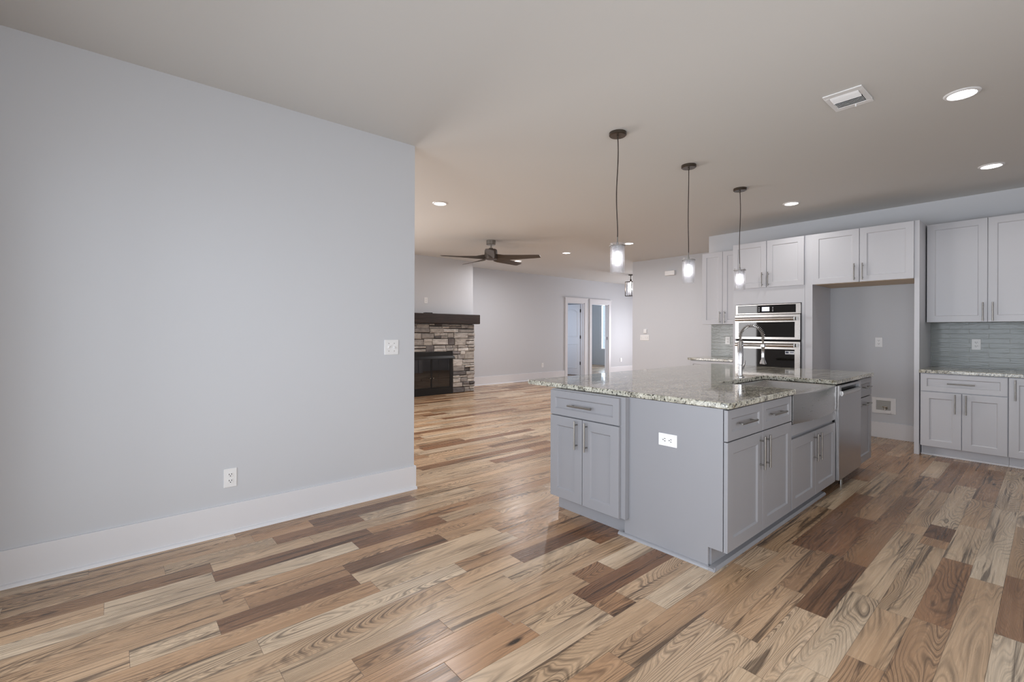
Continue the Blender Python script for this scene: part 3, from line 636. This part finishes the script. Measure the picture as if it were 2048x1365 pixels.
# double wall oven
ov = thing('double_oven', 'stainless double wall oven with black glass doors in the tall cabinet', 'oven', (6.40, 2.807, 0), HR)
OW = 0.783
MB().box(0.006, OW - 0.006, 0.03, 0.58, 0.505, 1.632).build('oven_body', M_['void'], ov)
f = MB().box(0, OW, -0.012, 0.0025, 1.505, 1.635).box(0, OW, -0.014, 0.0, 1.503, 1.516)
pn = f.build('control_panel', M_['steel'], ov, bevel=0.002)
box('panel_glass', M_['oven'], 0.028, OW - 0.055, -0.0145, -0.010, 1.522, 1.622, pn)
scn = box('display', M_['screen'], 0.335, 0.425, -0.0158, -0.0142, 1.543, 1.598, pn)
for cx in (0.30, 0.465):
    for z in (1.547, 1.568, 1.59): box('touch_key', M_['legend'], cx - 0.005, cx + 0.005, -0.0156, -0.0143, z - 0.003, z + 0.003, pn)
def oven_door(z0, z1, wz0, wz1, hz):
    d = MB().box(0, OW, -0.035, 0.0, z0, z1).build('oven_door', M_['steel'], ov, bevel=0.003)
    box('door_glass', M_['oven'], 0.05, OW - 0.06, -0.0375, -0.034, wz0, wz1, d)
    m = MB(); m.tube([(0.03, -0.085, hz), (OW - 0.05, -0.085, hz)], 0.023, 16)
    for x in (0.07, OW - 0.09): m.tube([(x, -0.034, hz), (x, -0.085, hz)], 0.012, 12)
    m.build('handle', M_['steel'], d, smooth=True); return d
oven_door(1.180, 1.498, 1.212, 1.402, 1.443)
lo = oven_door(0.520, 1.158, 0.60, 1.060, 1.110)
st = box('sticker', M_['paper'], 0.618, 0.722, -0.0385, -0.0374, 1.000, 1.040, lo)
box('printed_text', M_['ink'], 0.624, 0.658, -0.0390, -0.0384, 1.010, 1.034, lo); box('printed_text', M_['ink'], 0.672, 0.716, -0.0390, -0.0384, 1.020, 1.028, lo)

# ------------------------------------------------------------------ plates on walls
def outlet(label, loc, rz, horizontal=False, group='duplex outlets'):
    r = thing('outlet', label, 'outlet', loc, rz, group)
    w, h = 0.072, 0.117
    def T(x, z): return (z, -x) if horizontal else (x, z)
    def bx(m, x0, x1, y0, y1, z0, z1):
        a, b = T(x0, z0), T(x1, z1); m.box(min(a[0], b[0]), max(a[0], b[0]), y0, y1, min(a[1], b[1]), max(a[1], b[1]))
    m = MB(); bx(m, -w / 2, w / 2, -0.006, 0.0, -h / 2, h / 2); m.build('plate', M_['plastic'], r, bevel=0.0035)
    for s in (-1, 1):
        c = 0.0195 * s; m = MB(); pl = []
        for k in range(24):
            a = 2 * PI * k / 24; x = 0.0172 * math.cos(a); z = max(-0.0125, min(0.0125, 0.0172 * math.sin(a))) + c; pl.append(T(x, z))
        m.prism(pl, 'y', -0.0085, -0.005); o = m.build('receptacle', M_['plastic'], r, bevel=0.0008)
        for a0, a1, b0, b1 in ((-0.0082, -0.0052, -0.001, 0.0085), (0.0052, 0.0082, -0.001, 0.0085), (-0.0026, 0.0026, -0.0095, -0.0045)):
            m = MB(); bx(m, a0, a1, -0.0089, -0.008, c + b0, c + b1); m.build('slot', M_['slot'], o)
    return r
o1 = outlet('white outlet low on the left wall above the baseboard', (0.566, 3.373, 0.347), 0)
outlet('white sideways outlet on the grey island end panel', (2.433, 1.451, 0.648), HR, True)
dup(o1, (7.085, 1.396, 1.155), HR, 'white outlet on the bare wall inside the fridge recess')
dup(o1, (7.073, 0.553, 1.148), HR, 'white outlet on the tile backsplash right of the fridge recess')
dup(o1, (7.073, 3.225, 1.146), HR, 'white outlet on the tile backsplash left of the ovens')
dup(o1, (8.646, 8.83, 0.385), 0, 'white outlet low on the far wall left of the doorways')
dup(o1, (12.07, 8.83, 0.40), 0, 'white outlet low on the far wall right of the doorways')
dup(o1, (4.72, 8.12, 1.885), 0, 'white outlet on the chimney wall above the mantel')
def switch(label, loc, rz, gangs):
    r = thing('light_switch', label, 'switch', loc, rz); w = 0.072 + 0.046 * (gangs - 1)
    MB().box(-w / 2, w / 2, -0.006, 0, -0.0585, 0.0585).build('plate', M_['plastic'], r, bevel=0.0035)
    for g in range(gangs):
        x = (g - (gangs - 1) / 2) * 0.046; up_ = 1 if g % 2 == 0 else -1
        MB().prism([(-0.006, -0.009), (-0.0195, 0.007 * up_), (-0.0175, 0.012 * up_), (-0.006, 0.009)] if up_ > 0 else [(-0.006, -0.009), (-0.0175, -0.012), (-0.0195, -0.007), (-0.006, 0.009)], 'x', x - 0.0045, x + 0.0045).build('toggle', M_['plastic'], r, bevel=0.001)
        for sz in (-0.03, 0.03): MB().tube([(x, -0.0055, sz), (x, -0.0072, sz)], 0.003, 8).build('screw', M_['nickel'], r)
    return r
switch('white double toggle switch on the left wall near its end', (1.654, 3.373, 1.146), 0, 2)
switch('white four-gang switch plate on the hall wall below the thermostat', (8.47, 5.60, 1.152), HR, 4)
t_ = thing('thermostat', 'slim white control mounted above the four-gang switch plate', 'thermostat', (8.47, 5.58, 1.288), HR)
MB().box(-0.035, 0.035, -0.02, 0, -0.045, 0.045).build('case', M_['plastic'], t_, bevel=0.004); box('button', M_['plastic'], -0.012, 0.012, -0.024, -0.019, -0.03, -0.012, t_, bevel=0.002)
c_ = thing('door_chime', 'white box chime high on the hall wall above the switches', 'chime', (8.47, 5.0, 2.45), HR)
MB().box(-0.105, 0.105, -0.055, 0, -0.045, 0.045).build('cover', M_['plastic'], c_, bevel=0.006)
wb = thing('water_outlet_box', 'recessed white water supply box low in the fridge recess', 'utility box', (7.085, 1.345, 0.39), HR)
MB().box(-0.115, -0.075, -0.008, 0, -0.095, 0.095).box(0.067, 0.115, -0.008, 0, -0.095, 0.095).box(-0.075, 0.067, -0.008, 0, 0.06, 0.095).box(-0.075, 0.067, -0.008, 0, -0.095, -0.055).build('frame', M_['plastic'], wb, bevel=0.002)
MB().box(-0.074, 0.066, -0.003, -0.001, -0.054, 0.059).build('recess', plain('box_recess_grey', rgb(176, 176, 172), 0.6), wb)
MB().tube([(0.01, -0.004, -0.054), (0.01, -0.004, -0.02)], 0.011, 12).tube([(-0.012, -0.012, -0.014), (0.034, -0.012, -0.014)], 0.007, 10).tube([(0.03, -0.004, -0.03), (0.03, -0.02, -0.03)], 0.008, 10).build('valve', M_['galv'], wb, smooth=True)

# ------------------------------------------------------------------ ceiling fixtures
def downlight(label, x, y):
    r = thing('recessed_light', label, 'ceiling light', (x, y, CEIL), 0, 'recessed ceiling lights')
    MB().lathe([(0.066, -0.002), (0.07, -0.009), (0.082, -0.007), (0.088, -0.001), (0.088, 0.0), (0.066, 0.0)], seg=40, close=True).build('trim_ring', M_['plastic'], r, smooth=True)
    MB().lathe([(0.0, -0.004), (0.067, -0.004), (0.067, -0.001), (0.0, -0.001)], seg=40).build('lens', M_['led'], r)
    return r
LP = [(4.03, 0.382, 'lit recessed ceiling light nearest the air vent, largest of all'), (5.959, 0.373, 'lit recessed ceiling light in front of the rightmost upper cabinet'),
      (5.971, 1.992, 'lit recessed ceiling light in front of the wall ovens'), (2.906, 4.684, 'lit recessed ceiling light just beyond the end of the left wall'),
      (6.53, 6.03, 'lit recessed ceiling light between the fan and the first pendant'), (6.617, 4.685, 'lit recessed ceiling light seen beside the first pendant shade'),
      (6.504, 7.39, 'lit recessed ceiling light behind the fan blades')]
d0 = None
for x, y, lb in LP:
    if d0 is None: d0 = downlight(lb, x, y)
    else: dup(d0, (x, y, CEIL), 0, lb)
    area('downlight_beam', (x, y, CEIL - 0.012), (0, 0, -1), 0.12, 0.12, 3.0 if y < 3 else 20.0, (1.0, 0.96, 0.93) if y < 3 else (1.0, 0.98, 1.0), 'DISK', math.radians(140 if y < 3 else 175))
def pendant(label, x, y, seed):
    rng = random.Random(seed)
    r = thing('pendant_light', label, 'pendant light', (x, y, 1.712), 0, 'pendants over the island'); Hc = CEIL - 1.712
    MB().lathe([(0.0, Hc - 0.026), (0.058, Hc - 0.025), (0.064, Hc - 0.020), (0.064, Hc), (0.0, Hc)], seg=32).lathe([(0.0, Hc - 0.045), (0.006, Hc - 0.045), (0.007, Hc - 0.025), (0.0, Hc - 0.024)], seg=12).build('canopy', M_['bronze'], r, smooth=True)
    pts = []; ph = [rng.uniform(0, 6) for _ in range(2)]
    for i in range(31):
        s = i / 30; e = math.sin(PI * s) ** 0.5 if 0 < s < 1 else 0
        pts.append((0.006 * e * math.sin(6 * s + ph[0]), 0.006 * e * math.sin(5 * s + ph[1]), Hc - 0.04 - s * (Hc - 0.04 - 0.268)))
    MB().tube(pts, 0.0038, 8).build('cord', M_['cord'], r, smooth=True)
    MB().lathe([(0.0, 0.272), (0.004, 0.272), (0.005, 0.235), (0.009, 0.23), (0.009, 0.212), (0.017, 0.208), (0.017, 0.165), (0.0, 0.163)], seg=20).build('socket', M_['nickel'], r, smooth=True)
    MB().lathe([(0.009, 0.207), (0.060, 0.207), (0.060, 0.203), (0.009, 0.203)], seg=32, close=True).build('cap_plate', M_['nickel'], r, smooth=True)
    MB().lathe([(0.0525, 0.0), (0.054, 0.0), (0.054, 0.225), (0.0525, 0.225)], seg=40, close=True).build('outer_glass', M_['shade'], r, smooth=True)
    MB().lathe([(0.040, 0.01), (0.0415, 0.01), (0.0415, 0.20), (0.040, 0.20)], seg=32, close=True).build('inner_glass', M_['crackle'], r, smooth=True)
    MB().lathe([(0.0, 0.068), (0.012, 0.07), (0.025, 0.080), (0.031, 0.098), (0.029, 0.115), (0.020, 0.135), (0.013, 0.15), (0.012, 0.166), (0.0, 0.166)], seg=24).build('bulb', M_['bulb'], r, smooth=True)
    return r
PD = [(2.882, 2.144, 'lit glass pendant hanging nearest the camera over the island'), (3.923, 2.143, 'lit glass pendant hanging in the middle of the three over the island'), (4.958, 2.139, 'lit glass pendant hanging closest to the white oven cabinet')]
for i, (x, y, lb) in enumerate(PD):
    pendant(lb, x, y, i + 1)
# ceiling vent
v = thing('air_vent', 'white louvred air vent in the kitchen ceiling', 'vent', (3.568, 0.865, CEIL))
m = MB().box(-0.145, -0.10, -0.103, 0.103, -0.007, 0).box(0.10, 0.145, -0.103, 0.103, -0.007, 0).box(-0.10, 0.10, -0.103, -0.075, -0.007, 0).box(-0.10, 0.10, 0.075, 0.103, -0.007, 0)
m.build('frame', M_['plastic'], v, bevel=0.003)
box('duct', M_['void'], -0.10, 0.10, -0.075, 0.075, -0.0015, -0.0005, v)
def slat(x, s): return MB().prism([(x - 0.010 * s, -0.002), (x + 0.009 * s, -0.0155), (x + 0.0105 * s, -0.0145), (x - 0.0085 * s, -0.001)], 'y', -0.075, 0.075)
for x in (-0.088, -0.066, -0.044, -0.022): slat(x, 1).build('louvre', M_['plastic'], v)
for x in (0.008, 0.030, 0.052, 0.074): slat(x + 0.008, -1).build('louvre', M_['plastic'], v)
box('lever', M_['plastic'], 0.106, 0.116, -0.02, -0.012, -0.022, -0.006, v)
# ceiling fan
fn = thing('ceiling_fan', 'dark five-blade ceiling fan in the living area', 'ceiling fan', (4.727, 6.044, 2.45))
MB().lathe([(0, 0.318), (0.077, 0.318), (0.077, 0.25), (0.07, 0.243), (0.0, 0.243)], seg=32).build('canopy', M_['nickel'], fn, smooth=True)
MB().tube([(0, 0, 0.25), (0, 0, 0.165)], 0.013, 14).lathe([(0, 0.20), (0.03, 0.196), (0.034, 0.17), (0, 0.165)], seg=20).build('downrod', M_['nickel'], fn, smooth=True)
MB().lathe([(0, 0.172), (0.088, 0.172), (0.102, 0.160), (0.112, 0.04), (0.105, 0.012), (0.06, 0.0), (0, 0.0)], seg=36).build('motor_housing', M_['fan'], fn, smooth=True)
lat = Vector((math.sin(yaw), -math.cos(yaw), 0)); 
for k in range(5):
    a = math.radians(55 + 72 * k); d = lat * math.cos(a) + Vector((math.cos(yaw), math.sin(yaw), 0)) * math.sin(a); d.normalize()
    s = Vector((0, 0, 1)).cross(d); loops = []
    for rr, wd, pit, zz in ((0.07, 0.05, 50, 0.055), (0.14, 0.06, 42, 0.04), (0.24, 0.068, 28, 0.03), (0.5, 0.070, 18, 0.026), (0.80, 0.064, 13, 0.024), (0.83, 0.05, 13, 0.024)):
        p_ = math.radians(pit); ax = s * math.cos(p_) - Vector((0, 0, math.sin(p_))); nn = d.cross(ax); c = d * rr + Vector((0, 0, zz))
        loops.append([c + ax * wd + nn * 0.001, c + ax * wd * 0.5 + nn * 0.006, c - ax * wd * 0.5 + nn * 0.006, c - ax * wd + nn * 0.001, c - ax * wd - nn * 0.003, c + ax * wd - nn * 0.003])
    MB().loops(loops, True, True).build('blade', M_['fan'], fn, smooth=True)
# hall lantern
hl = thing('hall_lantern', 'small lit lantern at the hall ceiling, half hidden by the wall corner', 'ceiling light', (10.28, 7.22, 2.21))
MB().lathe([(0, 0.558), (0.06, 0.558), (0.06, 0.54), (0.012, 0.53), (0.008, 0.45), (0.02, 0.44), (0.02, 0.37), (0, 0.37)], seg=20).build('canopy', M_['bronze'], hl, smooth=True)
fr_ = MB()
for z in (0.0, 0.37): fr_.box(-0.1, 0.1, -0.1, 0.1, z - 0.008, z + 0.008)
for sx in (-1, 1):
    for sy in (-1, 1): fr_.box(sx * 0.1 - 0.006, sx * 0.1 + 0.006, sy * 0.1 - 0.006, sy * 0.1 + 0.006, 0, 0.37)
fr_.build('cage', M_['bronze'], hl)
MB().lathe([(0.075, 0.03), (0.077, 0.03), (0.077, 0.35), (0.075, 0.35)], seg=24, close=True).build('glass_shade', M_['shade'], hl, smooth=True)
MB().lathe([(0, 0.12), (0.03, 0.14), (0.04, 0.18), (0.03, 0.23), (0.015, 0.26), (0.015, 0.37), (0, 0.37)], seg=20).build('bulb', emit('lantern_bulb_glow', (1, 0.97, 0.97, 1), 30.0), hl, smooth=True)
# ------------------------------------------------------------------ fireplace
def fireplace():
    r = thing('fireplace_surround', 'stacked ledge-stone fireplace surround beneath the dark mantel beam', 'fireplace', (4.806, 8.112, 0))
    rng = random.Random(5); cur = {}
    def begin(): cur['bm'] = bmesh.new(); cur['cl'] = cur['bm'].loops.layers.float_color.new('tint')
    def finish():
        bm = cur['bm']; bmesh.ops.recalc_face_normals(bm, faces=bm.faces)
        me = bpy.data.meshes.new('stonework'); bm.to_mesh(me); bm.free(); me.materials.append(M_['stone'])
        o = bpy.data.objects.new('stonework', me); C.objects.link(o); o.parent = r
    def stone(x0, x1, z0, z1):
        bm, cl = cur['bm'], cur['cl']
        g = 0.004; d = rng.uniform(0.045, 0.075)
        t = rng.choice(((186, 181, 175), (210, 205, 198), (220, 216, 210), (142, 137, 136), (116, 112, 111), (196, 190, 182), (172, 168, 164), (212, 206, 199)))
        k = rng.uniform(0.92, 1.06); c = tuple(lin(min(255, q * k)) for q in t) + (1,)
        e = min(0.012, (x1 - x0) * .2, (z1 - z0) * .2); z0 = max(z0, 0.0); X = lambda x: x - 4.806; fs = []
        def ring(i, y, j): return [bm.verts.new((X(a) + rng.uniform(-j, j), y + rng.uniform(-j, j), b + rng.uniform(-j, j))) for a, b in ((x0 + i, z0 + i), (x1 - i, z0 + i), (x1 - i, z1 - i), (x0 + i, z1 - i))]
        A, B, D = ring(g, -0.0, 0), ring(g, -d + e, 0.004), ring(g + e, -d, 0.006)
        for P, Q in ((A, B), (B, D)):
            for n in range(4): fs.append(bm.faces.new((P[n], P[(n + 1) % 4], Q[(n + 1) % 4], Q[n])))
        fs.append(bm.faces.new(D))
        for f in fs:
            for lp in f.loops: lp[cl] = c
    def course(xa, xb, z0, z1):
        x = xa
        while x < xb - 0.01:
            w = rng.uniform(0.14, 0.40); w = xb - x if xb - x - w < 0.11 else w
            j = lambda: rng.uniform(-0.012, 0.012)
            if z1 - z0 > 0.09 and rng.random() < 0.55:
                zm = z0 + (z1 - z0) * rng.uniform(0.35, 0.65)
                for lo, hi in ((z0, zm), (zm, z1)):
                    if w > 0.24 and rng.random() < 0.45:
                        c = x + w * rng.uniform(0.35, 0.65); stone(x, c, lo + j() * .4, hi + j() * .4); stone(c, x + w, lo + j() * .4, hi + j() * .4)
                    else: stone(x, x + w, lo + j() * .5, hi + j() * .5)
            else: stone(x, x + w, z0 + j(), z1 + j())
            x += w
    for side in ((3.75, 4.31), (5.31, 5.87)):
        begin(); z = 0.0
        while z < 0.86 - 0.01:
            h = rng.uniform(0.075, 0.15); h = 0.86 - z if 0.86 - z - h < 0.05 else h
            course(side[0], side[1], z, z + h); z += h
        finish()
    begin(); z = 0.86
    while z < 1.425 - 0.01:
        h = rng.uniform(0.085, 0.16); h = 1.425 - z if 1.425 - z - h < 0.05 else h
        course(3.75, 5.87, z, z + h); z += h
    finish()
    box('mortar_bed', plain('mortar', rgb(70, 66, 64), 0.9), 3.755 - 4.806, 4.31 - 4.806, -0.03, -0.001, 0, 1.42, r); box('mortar_bed', bpy.data.materials['mortar'], 5.31 - 4.806, 5.865 - 4.806, -0.03, -0.001, 0, 1.42, r)
    box('mortar_bed', bpy.data.materials['mortar'], 4.31 - 4.806, 5.31 - 4.806, -0.03, -0.001, 0.86, 1.42, r)
    tag(MB().box(3.60, 5.90, 7.90, 8.119, 1.427, 1.622).build('mantel_beam', M_['beam'], bevel=0.014, seg=3), 'thick dark-stained timber mantel beam over the stone fireplace', 'mantel')
    tag(box('media_box', M_['black'], 4.64, 4.79, 7.98, 8.08, 1.622, 1.64, bevel=0.003), 'small flat black box lying on top of the mantel beam', 'box')
    fi = thing('fireplace_insert', 'black metal fireplace insert with glass doors and hood', 'fireplace', (4.81, 8.05, 0))
    f = MB().box(-0.5, 0.5, -0.005, 0.06, 0.0, 0.135).box(-0.5, -0.445, -0.005, 0.06, 0.135, 0.73).box(0.445, 0.5, -0.005, 0.06, 0.135, 0.73).box(-0.5, 0.5, -0.005, 0.06, 0.73, 0.858)
    f.build('frame', M_['black'], fi, bevel=0.003)
    MB().prism([(-0.006, 0.735), (-0.055, 0.715), (-0.055, 0.73), (-0.006, 0.775)], 'x', -0.52, 0.525).build('hood', M_['black'], fi)
    for a, b in ((-0.445, -0.003), (0.003, 0.445)):
        d = MB().box(a, a + 0.014, 0.0, 0.014, 0.138, 0.728).box(b - 0.014, b, 0.0, 0.014, 0.138, 0.728).box(a + 0.014, b - 0.014, 0.0, 0.014, 0.138, 0.152).box(a + 0.014, b - 0.014, 0.0, 0.014, 0.714, 0.728).build('glass_door', M_['black'], fi)
        box('glass', M_['fireglass'], a + 0.012, b - 0.012, 0.005, 0.009, 0.15, 0.716, d)
        x = b - 0.03 if a < -0.1 else a + 0.03
        MB().tube([(x, 0.0, 0.34), (x, -0.025, 0.34)], 0.012, 12).build('knob', M_['nickel'], d, smooth=True)
    MB().box(-0.49, -0.47, 0.06, 0.50, 0.01, 0.85).box(0.47, 0.49, 0.06, 0.50, 0.01, 0.85).box(-0.47, 0.47, 0.48, 0.50, 0.01, 0.85).box(-0.47, 0.47, 0.06, 0.48, 0.01, 0.13).build('firebox', M_['brick'], fi)
    for i, (x0, y0, z0, x1, y1, z1, rad) in enumerate(((-0.30, 0.26, 0.20, 0.28, 0.28, 0.19, 0.045), (-0.22, 0.18, 0.19, 0.10, 0.34, 0.27, 0.035), (0.24, 0.17, 0.20, -0.02, 0.33, 0.29, 0.033), (-0.1, 0.22, 0.29, 0.16, 0.25, 0.33, 0.028))):
        MB().tube([(x0, y0, z0), ((x0 + x1) / 2, (y0 + y1) / 2, (z0 + z1) / 2 + 0.01), (x1, y1, z1)], [rad, rad * 1.05, rad * 0.9], 10).build('log', M_['log'], fi, smooth=True)
fireplace()
